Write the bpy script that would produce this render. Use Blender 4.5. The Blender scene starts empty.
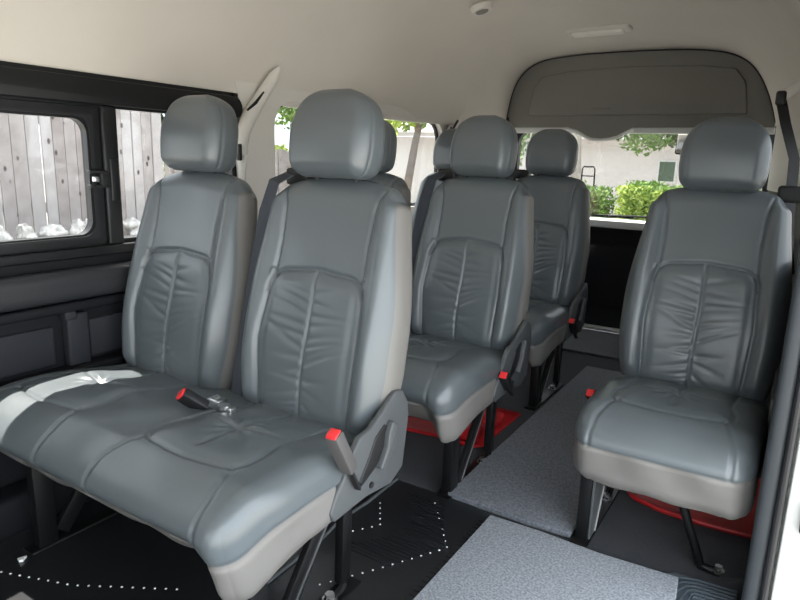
import bpy, bmesh, math, random
import numpy as np
from mathutils import Vector, Matrix
random.seed(7); rng = np.random.default_rng(11)
S = bpy.context.scene; COL = S.collection
R = math.radians

# ------------------------------------------------------------------ materials
def mat(name, col, rough=.5, spec=.5, metal=0, bump=0, bscale=200, var=0, vscale=8, coat=0, sheen=0, col2=None, detail=4):
    m = bpy.data.materials.new(name); m.use_nodes = True
    nt = m.node_tree; b = nt.nodes['Principled BSDF']
    b.inputs['Base Color'].default_value = (*col, 1)
    b.inputs['Roughness'].default_value = rough
    b.inputs['Metallic'].default_value = metal
    b.inputs['Specular IOR Level'].default_value = spec
    b.inputs['Coat Weight'].default_value = coat
    b.inputs['Coat Roughness'].default_value = .3
    if sheen: b.inputs['Sheen Weight'].default_value = sheen
    tc = nt.nodes.new('ShaderNodeTexCoord')
    if var or col2:
        n = nt.nodes.new('ShaderNodeTexNoise'); n.inputs['Scale'].default_value = vscale; n.inputs['Detail'].default_value = detail
        nt.links.new(tc.outputs['Object'], n.inputs['Vector'])
        cr = nt.nodes.new('ShaderNodeValToRGB'); e = cr.color_ramp.elements
        c2 = col2 or tuple(min(1, c*(1+var)) for c in col)
        c1 = col if col2 else tuple(c*(1-var) for c in col)
        e[0].position = .35; e[0].color = (*c1, 1); e[1].position = .65; e[1].color = (*c2, 1)
        nt.links.new(n.outputs['Fac'], cr.inputs['Fac']); nt.links.new(cr.outputs['Color'], b.inputs['Base Color'])
    if bump:
        n2 = nt.nodes.new('ShaderNodeTexNoise'); n2.inputs['Scale'].default_value = bscale; n2.inputs['Detail'].default_value = 3
        nt.links.new(tc.outputs['Object'], n2.inputs['Vector'])
        bp = nt.nodes.new('ShaderNodeBump'); bp.inputs['Strength'].default_value = bump; bp.inputs['Distance'].default_value = .002
        nt.links.new(n2.outputs['Fac'], bp.inputs['Height']); nt.links.new(bp.outputs['Normal'], b.inputs['Normal'])
    return m

def glass(name, tint, refl=.06):
    m = bpy.data.materials.new(name); m.use_nodes = True; nt = m.node_tree
    for n in list(nt.nodes): nt.nodes.remove(n)
    o = nt.nodes.new('ShaderNodeOutputMaterial'); t = nt.nodes.new('ShaderNodeBsdfTransparent'); g = nt.nodes.new('ShaderNodeBsdfGlossy')
    g.inputs['Roughness'].default_value = .02
    t.inputs['Color'].default_value = (*tint, 1)
    mx = nt.nodes.new('ShaderNodeMixShader'); mx.inputs['Fac'].default_value = refl
    nt.links.new(t.outputs[0], mx.inputs[1]); nt.links.new(g.outputs[0], mx.inputs[2]); nt.links.new(mx.outputs[0], o.inputs[0])
    return m

def carpet(name, c1, c2, sc=260):
    return mat(name, c1, .95, .15, bump=.9, bscale=sc, col2=c2, vscale=sc*.6, sheen=.2, detail=6)

LEATHER = mat('leather_grey', (.098, .113, .122), .33, .65, bump=.12, bscale=420)
SKIRT = mat('leather_warm_grey', (.168, .160, .152), .45, .4, bump=.12, bscale=420)
SHELL = mat('seat_plastic_grey', (.075, .08, .084), .5, .4, bump=.1, bscale=500)
BACKCLOTH = mat('seat_back_cloth', (.04, .042, .046), .9, .2, bump=.4, bscale=500)
BLACKMETAL = mat('black_painted_steel', (.006, .006, .0065), .38, .3)
STEEL = mat('bare_steel_edge', (.6, .6, .6), .3, .5, metal=1)
BLACK = mat('black_plastic', (.012, .012, .013), .5, .4)
DARKTRIM = mat('dark_door_trim', (.008, .0085, .0105), .6, .2, bump=.1, bscale=400)
PADMAT = mat('padded_vinyl', (.022, .023, .026), .45, .4, bump=.35, bscale=70)
FRAMEBLK = mat('window_frame_black', (.007, .0075, .0085), .42, .4)
BRKT = mat('grey_strap_cover', (.024, .025, .030), .6, .25)
RED = mat('red_button', (.75, .03, .035), .4, .5)
BUCKLEGREY = mat('buckle_grey_brown', (.085, .08, .08), .55, .3)
WEB = mat('belt_webbing', (.055, .062, .075), .8, .2, bump=.5, bscale=350)
REDMAT = mat('red_vinyl', (.45, .014, .017), .45, .4, var=.15, vscale=20)
HEADLINER = mat('headliner_beige', (.63, .595, .545), .9, .15, bump=.15, bscale=350, var=.02, vscale=3)
PILLAR = mat('pillar_trim_beige', (.66, .635, .59), .55, .35)
UNITMAT = mat('rear_bulkhead_grey', (.225, .217, .20), .75, .25, bump=.15, bscale=350)
LIGHTTRIM = mat('pale_trim', (.72, .73, .72), .45, .4)
LENS = mat('lamp_lens', (.8, .78, .72), .35, .5)
CHIP = mat('chipped_white', (.8, .8, .78), .5)
FLOORCARPET = carpet('floor_carpet_dark', (.011, .012, .017), (.024, .026, .034))
RUN1 = carpet('runner_light_grey', (.17, .185, .215), (.36, .385, .43), 300)
RUN2 = carpet('runner_mid_grey', (.085, .093, .108), (.17, .18, .205), 300)
RUN3 = carpet('runner_rear_grey', (.05, .055, .062), (.11, .118, .13), 300)
VINYL = mat('ribbed_vinyl_black', (.013, .014, .016), .30, .6, bump=.1, bscale=300)
VINYLBLUE = mat('ribbed_vinyl_slate', (.06, .075, .09), .5, .4)
WHITEDOT = mat('pale_studs', (.75, .75, .72), .6)
BODYWHITE = mat('body_paint_white', (.52, .52, .50), .3, .5, coat=.3)
SEAL = mat('rubber_seal', (.014, .014, .016), .45, .4)
SEALGREY = mat('pillar_trim_slate', (.035, .040, .045), .5, .4)
GLASS_SIDE = glass('tinted_side_glass', (.70, .70, .70))
GLASS_REAR = glass('tinted_rear_glass', (.58, .58, .58))
GLASS_DARK = glass('darker_side_glass', (.60, .60, .60))
WINDSCREEN = glass('clear_windscreen', (.85, .85, .85))

# ------------------------------------------------------------------ object helpers
def link(name, me, m=None, parent=None, loc=None):
    o = bpy.data.objects.new(name, me); COL.objects.link(o)
    if m is not None:
        for k in (m if isinstance(m, (list, tuple)) else [m]): me.materials.append(k)
    if parent: o.parent = parent
    if loc: o.location = loc
    return o
def tag(o, label=None, cat=None, group=None, kind=None):
    for k, v in (('label', label), ('category', cat), ('group', group), ('kind', kind)):
        if v: o[k] = v
    return o
def empty(name, loc=(0, 0, 0), rz=0):
    o = bpy.data.objects.new(name, None); o.empty_display_size = .1; COL.objects.link(o); o.location = loc; o.rotation_euler.z = rz
    return o
def kids(o): return [c for c in bpy.data.objects if c.parent == o]
def copy_tree(o, parent=None):
    c = o.copy(); COL.objects.link(c)
    if parent: c.parent = parent; c.matrix_parent_inverse = o.matrix_parent_inverse
    for ch in kids(o): copy_tree(ch, c)
    return c

class MB:
    def __init__(s): s.bm = bmesh.new()
    def box(s, x0, x1, y0, y1, z0, z1, bev=0, rot=None, mi=0):
        r = bmesh.ops.create_cube(s.bm, size=1); vs = r['verts']
        for v in vs: v.co = Vector(((v.co.x+.5)*(x1-x0)+x0, (v.co.y+.5)*(y1-y0)+y0, (v.co.z+.5)*(z1-z0)+z0))
        if rot:
            c = Vector(((x0+x1)/2, (y0+y1)/2, (z0+z1)/2))
            bmesh.ops.rotate(s.bm, verts=vs, cent=c, matrix=rot)
        fs = {f for v in vs for f in v.link_faces}
        for f in fs: f.material_index = mi
        if bev:
            es = list({e for v in vs for e in v.link_edges})
            bmesh.ops.bevel(s.bm, geom=es, offset=bev, segments=3, profile=.5, affect='EDGES')
        return s
    def bar(s, p0, p1, w, t, bev=.002, mi=0, side=None):
        p0, p1 = Vector(p0), Vector(p1); d = p1-p0; L = d.length
        z = d.normalized(); x = Vector(side or (1, 0, 0)); x = (x - z*x.dot(z)).normalized(); y = z.cross(x)
        M = Matrix((x, y, z)).transposed().to_4x4(); M.translation = (p0+p1)/2
        r = bmesh.ops.create_cube(s.bm, size=1); vs = r['verts']
        for v in vs: v.co = M @ Vector((v.co.x*w, v.co.y*t, v.co.z*L))
        for f in {f for v in vs for f in v.link_faces}: f.material_index = mi
        if bev:
            es = list({e for v in vs for e in v.link_edges})
            bmesh.ops.bevel(s.bm, geom=es, offset=bev, segments=2, profile=.5, affect='EDGES')
        return s
    def cyl(s, p0, p1, r0, r1=None, n=20, mi=0):
        p0, p1 = Vector(p0), Vector(p1); d = p1-p0
        M = d.to_track_quat('Z', 'Y').to_matrix().to_4x4(); M.translation = (p0+p1)/2
        bmesh.ops.create_cone(s.bm, cap_ends=True, segments=n, radius1=r0, radius2=r0 if r1 is None else r1, depth=d.length, matrix=M)
        return s
    def sphere(s, c, r, sc=(1, 1, 1), u=16, v=10):
        rr = bmesh.ops.create_uvsphere(s.bm, u_segments=u, v_segments=v, radius=r)
        for w in rr['verts']: w.co = Vector((w.co.x*sc[0]+c[0], w.co.y*sc[1]+c[1], w.co.z*sc[2]+c[2]))
        return s
    def tube(s, pts, r, n=10, flat=1, up=(0, 0, 1)):
        pts = [Vector(p) for p in pts]; rings = []
        for i, p in enumerate(pts):
            t = (pts[min(i+1, len(pts)-1)] - pts[max(i-1, 0)]).normalized()
            a = Vector(up); a = (a - t*a.dot(t)); a = a.normalized() if a.length > 1e-4 else Vector((1, 0, 0)); b = t.cross(a)
            rr = r[i] if isinstance(r, (list, tuple)) else r
            rings.append([s.bm.verts.new(p + a*math.cos(2*math.pi*k/n)*rr + b*math.sin(2*math.pi*k/n)*rr*flat) for k in range(n)])
        for i in range(len(rings)-1):
            for k in range(n): s.bm.faces.new((rings[i][k], rings[i][(k+1) % n], rings[i+1][(k+1) % n], rings[i+1][k]))
        s.bm.faces.new(rings[0][::-1]); s.bm.faces.new(rings[-1])
        return s
    def prism(s, pts, d, bev=0):
        """closed 3D polygon extruded by vector d"""
        vs = [s.bm.verts.new(p) for p in pts]; f = s.bm.faces.new(vs)
        r = bmesh.ops.extrude_face_region(s.bm, geom=[f]); nv = [g for g in r['geom'] if isinstance(g, bmesh.types.BMVert)]
        for v in nv: v.co += Vector(d)
        if bev:
            es = list({e for v in vs+nv for e in v.link_edges})
            bmesh.ops.bevel(s.bm, geom=es, offset=bev, segments=3, profile=.5, affect='EDGES')
        return s
    def ribbon(s, pts, wdir, w, t):
        """strip of width w along wdir, thickness t, following pts"""
        pts = [Vector(p) for p in pts]; W = Vector(wdir).normalized() if not isinstance(wdir, list) else None; rings = []
        for i, p in enumerate(pts):
            tt = (pts[min(i+1, len(pts)-1)] - pts[max(i-1, 0)]).normalized()
            ww = W if W is not None else Vector(wdir[i]).normalized()
            ww = (ww - tt*ww.dot(tt)).normalized(); nn = tt.cross(ww)
            rings.append([s.bm.verts.new(p+ww*a*w/2+nn*b*t/2) for a, b in ((-1, -1), (1, -1), (1, 1), (-1, 1))])
        for i in range(len(rings)-1):
            for k in range(4): s.bm.faces.new((rings[i][k], rings[i][(k+1) % 4], rings[i+1][(k+1) % 4], rings[i+1][k]))
        s.bm.faces.new(rings[0][::-1]); s.bm.faces.new(rings[-1])
        return s
    def build(s, name, m, parent=None, smooth=True, loc=None, ang=35):
        bmesh.ops.recalc_face_normals(s.bm, faces=s.bm.faces[:])
        me = bpy.data.meshes.new(name); s.bm.to_mesh(me); s.bm.free()
        o = link(name, me, m, parent, loc)
        if smooth:
            me.polygons.foreach_set('use_smooth', [True]*len(me.polygons)); me.set_sharp_from_angle(angle=R(ang))
        return o

def np_mesh(name, V, F, m, parent=None, mi=None, smooth=True):
    me = bpy.data.meshes.new(name); me.from_pydata(V.tolist(), [], F.tolist() if hasattr(F, 'tolist') else F)
    o = link(name, me, m, parent)
    if mi is not None: me.polygons.foreach_set('material_index', np.asarray(mi, dtype=np.int32))
    if smooth: me.polygons.foreach_set('use_smooth', [True]*len(me.polygons))
    bm = bmesh.new(); bm.from_mesh(me); bmesh.ops.recalc_face_normals(bm, faces=bm.faces[:]); bm.to_mesh(me); bm.free()
    return o

# ------------------------------------------------------------------ upholstery surface generator
def rbox(hx, hy, hz, r, sp):
    """welded rounded box grid; returns P (flat box params), V (rounded), N (normals), F"""
    h = np.array([hx, hy, hz]); n = np.maximum(2, np.round(2*h/np.array(sp if hasattr(sp, '__len__') else (sp,)*3)).astype(int))
    lin = [np.linspace(-h[a], h[a], n[a]+1) for a in range(3)]
    key = {}; P = []; F = []
    def vid(i, j, k):
        t = (i, j, k)
        if t not in key:
            key[t] = len(P); P.append((lin[0][i], lin[1][j], lin[2][k]))
        return key[t]
    for ax in range(3):
        a, b = [q for q in range(3) if q != ax]
        for side in (0, n[ax]):
            for i in range(n[a]):
                for j in range(n[b]):
                    q = []
                    for (u, v) in ((0, 0), (1, 0), (1, 1), (0, 1)):
                        t = [0, 0, 0]; t[ax] = side; t[a] = i+u; t[b] = j+v; q.append(vid(*t))
                    F.append(q)
    P = np.array(P); F = np.array(F)
    rr = np.minimum(np.broadcast_to(np.asarray(r, float), (3,)), h)
    inner = np.clip(P, -(h-rr), h-rr); d = (P-inner)/rr
    # quadratic-ish superellipse radius mapping
    L = np.linalg.norm(d, axis=1, keepdims=True); N = d/np.maximum(L, 1e-9); V = inner + N*rr
    return P, V, N, F
def seg_dist(U, pts):
    D = np.full(len(U), 9.)
    for a, b in zip(pts[:-1], pts[1:]):
        a = np.array(a); b = np.array(b); ab = b-a
        t = np.clip(((U-a)@ab)/max(ab@ab, 1e-12), 0, 1)
        D = np.minimum(D, np.linalg.norm(U-(a+t[:, None]*ab), axis=1))
    return D
def smooth01(t): t = np.clip(t, 0, 1); return t*t*(3-2*t)
def arc(cx, cy, r, a0, a1, n=8): return [(cx+r*math.cos(R(a0+(a1-a0)*i/n)), cy+r*math.sin(R(a0+(a1-a0)*i/n))) for i in range(n+1)]
def groove(D, depth, w): return -depth*np.exp(-(D/w)**2) + depth*.10*np.exp(-((D-2.6*w)/(1.6*w))**2)

BT = .60           # backrest length
def backrest_mesh(name, parent, seed=0):
    hx, hy, hz = .212, .052, BT/2
    P, V, N, F = rbox(hx, hy, hz, (.05, .045, .06), (.0036, .008, .0036))
    x, y, z = V.T.copy(); v = (z+hz)               # 0 bottom .. BT top
    t = v/BT
    wsc = 1 - .17*smooth01((t-.42)/.58) - .10*smooth01((.30-t)/.30)
    topc = smooth01((t-.86)/.14)                   # droop of the shoulders
    z = z - topc*.035*(np.abs(P[:, 0])/hx)**2.5
    xx = x*wsc
    thick = 1.08 - .22*smooth01((t-.55)/.45)
    yy = y*thick
    fr = np.clip(-N[:, 1], 0, 1)
    bk = np.clip(N[:, 1], 0, 1)
    ax = np.abs(xx)
    # bolsters stand proud of the centre panel
    yy -= fr*(.020*smooth01((ax-.115)/.05) - .018*smooth01((ax-.17)/.04) )*smooth01((t-.02)/.1)*(1-.6*topc)
    yy -= fr*.012*np.exp(-((t-.33)/.2)**2)         # lumbar swell
    U = np.stack([xx, v], 1)
    side = .131
    arch = [(-.128, .012), (-.139, .20), (-.132, .305)] + arc(-.082, .320, .050, 172, 100, 7) + [(0, .378)] + arc(.082, .320, .050, 80, 8, 7) + [(.132, .305), (.139, .20), (.128, .012)]
    inpanel = ((ax < .134) & (v < .37)).astype(float)
    dA = seg_dist(U, arch)
    # puffed centre panel
    yy -= fr*inpanel*.010*(1-np.exp(-(dA/.020)**2))
    yy += -fr*groove(dA, .0064, .0040)
    for s in (-1, 1):
        d = seg_dist(U, [(s*.132, .318), (s*.124, .36), (s*.121, .44), (s*.124, .52), (s*.136, .585)])
        yy -= fr*groove(d, .0064, .0038)
    dC = seg_dist(U, [(0, .372), (.004, .25), (-.003, .12), (0, .0)])
    yy -= fr*(groove(dC, .0052, .0036) - .0035*np.exp(-(dC/.018)**2)*(v < .37))
    # gathers that fan out from the centre seam
    rs = np.random.default_rng(3+seed); W = np.zeros(len(v))
    for s in (-1, 1):
        m = smooth01(s*xx/.004+.5)
        vv = v + .22*np.abs(xx)*np.sin(v*23+s) - .10*np.abs(xx)
        q = np.zeros(len(v))
        for k in range(12):
            c = .050+.0245*k+rs.normal(0, .004); a = rs.uniform(.45, 1.0); L = rs.uniform(.045, .095); sl = rs.normal(.0, .22)-.12*(k-6)/6*-1
            w = rs.uniform(.0048, .0075)
            q += a*np.exp(-((vv-c-sl*np.abs(xx))/w)**2)*np.exp(-(np.abs(xx)/L)**2.2)*smooth01((np.abs(xx)-.002)/.012)
        W += m*q
    W *= inpanel*(1-np.exp(-(dA/.012)**2))*smooth01((v-.02)/.05)*smooth01((.35-v)/.04)
    yy += fr*.0050*W
    # edge stitching between front leather and side band (double row)
    pe = np.abs(P[:, 1]+.030)
    sd = (np.abs(N[:, 0]) > .25) | (N[:, 2] > .25)
    near = np.clip(1-np.abs(np.abs(P[:, 1]) - .026)/.01, 0, 1)
    nrm = N
    d1 = np.abs(P[:, 1] + .034)
    g = groove(d1, .0035, .004)*np.clip(1-fr*1.2, 0, 1)*(1-bk)*(np.maximum(np.abs(N[:, 0]), N[:, 2]) > .1)
    xx += nrm[:, 0]*g; z = z + nrm[:, 2]*g
    # soft irregularity
    yy += fr*.0012*np.sin(xx*38+seed)*np.sin(v*21+2*seed)
    V2 = np.stack([xx, yy, z+hz], 1)
    # materials: 0 leather front, 1 side band, 2 rear cloth
    fc = P[F].mean(1); mi = np.zeros(len(F), int)
    onside = (np.abs(np.abs(fc[:, 0])-hx) < 1e-6)
    mi[(fc[:, 1] > -.034) & (fc[:, 1] < hy-1e-6) & onside & (fc[:, 2] < hz*.9)] = 1
    mi[fc[:, 1] > hy-1e-6] = 2
    return np_mesh(name, V2, F, [LEATHER, SKIRT, BACKCLOTH], parent, mi)

def headrest_mesh(name, parent):
    hx, hy, hz = .112, .054, .100
    P, V, N, F = rbox(hx, hy, hz, (.034, .046, .034), .0040)
    x, y, z = V.T.copy(); t = (z+hz)/(2*hz)
    q = np.clip((t-.42)/.60, 0, 1); w = (1-q**2.7)**(1/2.3)*(1 - .07*smooth01((.35-t)/.35))
    x = x*w
    z = z - .004*(np.abs(x)/hx)**3*smooth01(t)
    y = y*(1 - .22*smooth01((t-.5)/.5)) - .012*(1-(x/hx)**2)*(N[:, 1] < 0)*np.sin(np.pi*np.clip(t, 0, 1))*.8
    y = y + .006*smooth01((t-.4)/.6)
    d1 = np.abs(P[:, 1]+.022); g = groove(d1, .0024, .0032)*(np.abs(N[:, 0])+np.abs(N[:, 2]) > .5)*(1-np.clip(np.abs(N[:, 1]), 0, 1)**2)
    V2 = np.stack([x+N[:, 0]*g, y, z+N[:, 2]*g], 1)
    return np_mesh(name, V2, F, [LEATHER], parent)

def cushion_mesh(name, parent, centers, width, seed=0, hz=.086, under=.04, pull=.035, pipe=.026):
    """top at z ~ .385, y 0..0.47, x centred on 0"""
    hx, hy = width/2, .258
    P, V, N, F = rbox(hx, hy, hz, (.05, .055, .050), (.0042, .0042, .006))
    x, y, z = V.T.copy(); s = y+hy
    up = np.clip(N[:, 2], 0, 1); frn = np.clip(-N[:, 1], 0, 1); dn = np.clip(-N[:, 2], 0, 1)
    # plan: front corners pull in
    ax = np.abs(x)
    x = x*(1 - .035*smooth01((.16-s)/.16)*(ax/hx)**4)
    y = y + pull*(np.abs(P[:, 0])/hx)**6*smooth01((.2-s)/.2)
    topw = smooth01((z+hz)/(2*hz))
    z = z + topw*(-.030*smooth01((.11-s)/.11) + .006*np.sin(np.pi*np.clip(s/.35, 0, 1)) - .028*smooth01((s-.25)/.22))
    # underside rises to the rear
    z = z + (1-topw)*.02*smooth01((s-.1)/.3)
    y = y + smooth01((.3-s)/.3)*under*(1-topw)
    cf = smooth01((P[:, 0]-(hx-.11))/.08)*smooth01((.16-s)/.14)*(1-topw)
    if under > .05: z = z - .034*cf; y = y - .050*cf
    rs = np.random.default_rng(9+seed)
    Pt = np.stack([x, s], 1)
    # unrolled coordinate: down the front face s goes negative
    sf = np.where(P[:, 1] <= -hy+1e-6, P[:, 2]-hz, s)
    U0 = np.stack([x, sf], 1)
    disp = np.zeros(len(x)); wt = np.maximum(up, frn)
    for c in centers:
        U = U0 - np.array([c, 0])
        pan = [(-.125, .47), (-.122, .25), (-.135, .20)] + arc(-.098, .165, .037, 180, 262, 6) + [(-.05, .122), (0, .117), (.05, .122)] + arc(.098, .165, .037, 278, 360, 6) + [(.135, .20), (.122, .25), (.125, .47)]
        dP = seg_dist(U, pan)
        inside = ((np.abs(U[:, 0]) < .132) & (U[:, 1] > .12)).astype(float)
        disp += inside*.006*(1-np.exp(-(dP/.025)**2))
        disp += groove(dP, .0046, .0045)
        for sg in (-1, 1):
            disp += groove(seg_dist(U, [(sg*.118, .140), (sg*.133, .10), (sg*.147, .05), (sg*.150, 0), (sg*.150, -.052)]), .0040, .0040)
        cm = np.clip(inside, 0, 1)
        disp += cm*groove(seg_dist(U, [(0, .44), (.004, .27), (0, .16)]), .0050, .0055)*smooth01((U[:, 1]-.135)/.06)
        disp += cm*groove(seg_dist(U, [(-.105, .285), (0, .265), (.105, .285)]), .0045, .006)*smooth01((.115-np.abs(U[:, 0]))/.06)
        r = np.hypot(U[:, 0], U[:, 1]-.265); th = np.arctan2(U[:, 1]-.265, U[:, 0])
        disp += cm*(-.008*np.exp(-(r/.022)**2) + .0022*np.cos(9*th+1)*np.exp(-((r-.035)/.025)**2))
    disp *= wt
    # horizontal piping seam round the skirt
    d1 = np.abs(P[:, 2]-pipe)
    sidew = (np.abs(P[:, 0]) > hx-1e-6) | (P[:, 1] < -hy+1e-6)
    disp += sidew*groove(d1, .0042, .0045)
    # slack folds in the skirt
    disp += sidew*(P[:, 2] < .02)*.0030*np.sin(P[:, 0]*31+seed)*np.sin(P[:, 1]*26+1)*smooth01((.02-P[:, 2])/.04)
    disp += up*.0018*np.sin(x*33+seed)*np.sin(s*27)+frn*(P[:, 2] < pipe)*.004*np.sin(x*47+1.3*seed)*np.sin(P[:, 2]*22+1)
    V2 = np.stack([x, y+hy, z+.386-hz], 1) + N*disp[:, None]
    fc = P[F].mean(1); mi = np.zeros(len(F), int)
    sd = (np.abs(np.abs(fc[:, 0])-hx) < 1e-6) | (fc[:, 1] < -hy+1e-6) | (fc[:, 1] > hy-1e-6)
    mi[sd & (fc[:, 2] < pipe)] = 1; mi[fc[:, 2] < -hz+1e-6] = 1
    return np_mesh(name, V2, F, [LEATHER, SKIRT], parent, mi)

LEAN = R(11.5)
BY, BZ = .490, .315      # backrest pivot (centre of its bottom edge), local to the seat
def back_point(x, v, d):
    """point on the leaning back: x across, v up the back, d towards the front"""
    return Vector((x, BY + v*math.sin(LEAN) - d*math.cos(LEAN), BZ + v*math.cos(LEAN) + d*math.sin(LEAN)))
def add_back(root, cx, seed, belt=None, protos={}):
    if 'b' not in protos:
        b = backrest_mesh('backrest', root, 0); protos['b'] = b
    else:
        b = protos['b'].copy(); COL.objects.link(b); b.parent = root
    b.location = (cx, BY, BZ); b.rotation_euler = (-LEAN, 0, 0)
    if 'h' not in protos:
        h = headrest_mesh('headrest', b); protos['h'] = h
        h.location = (0, -.040, BT+.0925); h.rotation_euler = (R(5), 0, 0)
        for px_ in (-.055, .055): MB().cyl((px_, -.015, BT-.03), (px_, -.028, BT+.04), .0055).build('headrest_post', BLACK, b)
    else:
        for ch in kids(protos['b']):
            c = ch.copy(); COL.objects.link(c); c.parent = b
    return b
def seat_belt(root, cx, s):
    """shoulder belt over the shoulder on side s, down beside the back to the cushion"""
    top = back_point(cx+s*.165, .598, -.02)
    e = MB()
    g = MB(); c = back_point(cx+s*.150, .600, -.015)
    g.box(c.x-.036, c.x+.036, c.y-.022, c.y+.03, c.z-.020, c.z+.022, .009).build('belt_guide', BLACK, root)
    pts = [back_point(cx+s*.160, .600, .02), back_point(cx+s*.178, .575, .050), back_point(cx+s*.196, .50, .050), back_point(cx+s*.208, .38, .045),
           back_point(cx+s*.216, .22, .045), back_point(cx+s*.220, .10, .045), back_point(cx+s*.220, .04, .045)]
    o = MB().ribbon(pts, (1, .25*s, 0), .050, .0022).build('seat_belt', WEB, root)
    MB().box(cx+s*.22-.02, cx+s*.22+.02, .375, .405, .345, .372, .004).cyl((cx+s*.22, .38, .37), (cx+s*.22, .395, .372), .008).build('belt_anchor', STEEL, o)
def buckle(root, p0, p1, col, w=.034, t=.020, roll=(1, 0, 0)):
    p0, p1 = Vector(p0), Vector(p1); d = (p1-p0); L = d.length; z = d.normalized()
    b = MB().bar(p0+d*.28, p1, w, t, .006, side=roll).build('buckle', col, root)
    MB().bar(p0-d*.15, p0+d*.4, w*.45, .006, .001, side=roll).build('stalk', BLACK, b)
    MB().bar(p1-z*.016, p1+z*.0035, w*.74, t*.84, .003, side=roll).build('release_button', RED, b)
    return b

def leg_set(root, x, mirror=1, diag=True):
    MB().bar((x, .120, .004), (x, .118, .24), .030, .046, .002).build('leg', BLACKMETAL, root)
    l2 = MB(); l2.bar((x, .390, .03), (x, .395, .25), .022, .032, .002); l2.tube([(x, .392, .05), (x, .390, .018), (x, .370, .008), (x, .335, .007)], .012, 8, .9)
    o2 = l2.build('leg', BLACKMETAL, root)
    MB().cyl((x, .345, .010), (x, .345, .024), .011, n=6).cyl((x, .345, .006), (x, .345, .012), .017).build('bolt', STEEL, o2)
    br = MB().bar((x+mirror*.004, .160, .02), (x+mirror*.004, .335, .25), .014, .040, .001).build('brace', BLACKMETAL, root)
    MB().bar((x+mirror*.0115, .175, .022), (x+mirror*.0115, .351, .25), .0025, .004, 0).build('bare_edge', STEEL, br)
    MB().box(x-.022, x+.022, .075, .435, .002, .010, .002).build('floor_rail', BLACKMETAL, root)

def recliner(root, x, s, scale=1):
    P = [(.555, .415), (.560, .38), (.540, .262), (.490, .238), (.395, .250), (.285, .245), (.272, .268), (.290, .300), (.318, .330), (.345, .370), (.370, .395), (.41, .400), (.455, .425), (.50, .455), (.53, .450)]
    o = MB().prism([(x, a, b) for a, b in P], (s*.016, 0, 0), .005).build('recliner_cover', SHELL, root)
    L = [(.455, .395), (.480, .380), (.478, .350), (.420, .305), (.372, .285), (.365, .298), (.395, .335), (.420, .375)]
    MB().prism([(x+s*.012, a, b) for a, b in L], (s*.007, 0, 0), .003).build('lever_recess', BLACK, o)
    L = [(.470, .400), (.492, .385), (.486, .345), (.440, .298), (.425, .306), (.452, .345), (.455, .375)]
    MB().prism([(x+s*.014, a, b) for a, b in L], (s*.018, 0, 0), .004).build('recliner_lever', SHELL, o)
    MB().cyl((x+s*.012, .41, .272), (x+s*.019, .41, .272), .007).build('screw', BLACK, o)
    return o

SPC = .410
def bench(loc):
    root = empty('bench_seat', loc)
    # local x: 0 = centre between the two places
    c_ = cushion_mesh('cushion', root, (-.255, .220), .905, 0, .090, .085, .008, .012); c_.location.x = -.0325
    MB().box(-.40, .385, .12, .48, .205, .232, .008).build('seat_frame', BLACKMETAL, root)
    for cx in (-.270, .202):
        add_back(root, cx, 0)
    MB().box(-.38, .38, .515, .535, .24, .34, .006).build('rear_crossbar', SHELL, root)
    seat_belt(root, SPC/2, -1)
    leg_set(root, .370)
    leg_set(root, -.330, -1)
    recliner(root, .412, 1)
    return root

# row one (nearest)
b1 = bench((-1.118, .615, 0)); tag(b1, 'nearest two-place grey leather bench seat, its whole cushion in front by the sliding window', 'seat', 'grey leather bench seats on the left of the aisle')
b2 = copy_tree(b1); b2.location = (-1.120, 1.405, 0); tag(b2, 'middle one of the three grey leather bench seats, with red vinyl under it')
b3 = copy_tree(b1); b3.location = (-1.160, 2.205, 0); tag(b3, 'rearmost of the three grey leather bench seats, closest to the rear window')
buckle(b1, (.050, .325, .370), (.008, .268, .425), BLACK, .036, .024, (1, .5, 0))
MB().cyl((.075, .330, .385), (.075, .330, .395), .014).box(.06, .10, .325, .345, .372, .392, .003).build('belt_anchor_loop', STEEL, b1)
buckle(b1, (.440, .335, .315), (.440, .262, .446), BUCKLEGREY, .031, .028, (1, .1, 0))
for b in (b2, b3): buckle(b, (.440, .375, .25), (.440, .300, .330), BLACK, .030, .026)

for c in kids(b1):
    if c.name.startswith('backrest') and c.location.x > 0:
        c.scale.x = 1.03
        for h in kids(c):
            if h.name.startswith('headrest'): h.location.x -= .007; h.location.y -= .004
def single(loc):
    root = empty('single_seat', loc)
    cushion_mesh('cushion', root, (0,), .405, 2, .097, .030, .012, .040)
    MB().box(-.17, .17, .12, .48, .205, .232, .008).build('seat_frame', BLACKMETAL, root)
    add_back(root, 0, 1)
    leg_set(root, -.165, 1)
    MB().prism([(-.150, a, b) for a, b in ((.105, .235), (.26, .235), (.205, .12), (.150, .012), (.105, .012))], (.006, 0, 0), .001).build('side_plate', SHELL, root)
    MB().bar((-.143, .207, .118), (-.143, .150, .014), .003, .005, 0).build('bare_edge', STEEL, root)
    st = MB().cyl((.040, .110, .225), (.108, .150, .022), .0105).tube([(.104, .147, .035), (.110, .152, .014), (.130, .154, .009), (.155, .156, .008)], .011, 10, 1).build('leg', BLACKMETAL, root)
    MB().cyl((.150, .156, .010), (.150, .156, .024), .009, n=6).cyl((.150, .156, .008), (.150, .156, .014), .014).build('bolt', STEEL, st)
    recliner(root, .200, 1)
    buckle(root, (-.215, .43, .24), (-.228, .305, .330), BLACK, .030, .026)
    for c in kids(root):
        if c.name.startswith('backrest'):
            for h in kids(c): h.location.z -= .012
    # belt at the wall side
    c = back_point(.172, .590, -.03)
    MB().box(c.x-.035, c.x+.03, c.y-.02, c.y+.03, c.z-.02, c.z+.025, .009).build('belt_guide', BLACK, root)
    return root
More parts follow.
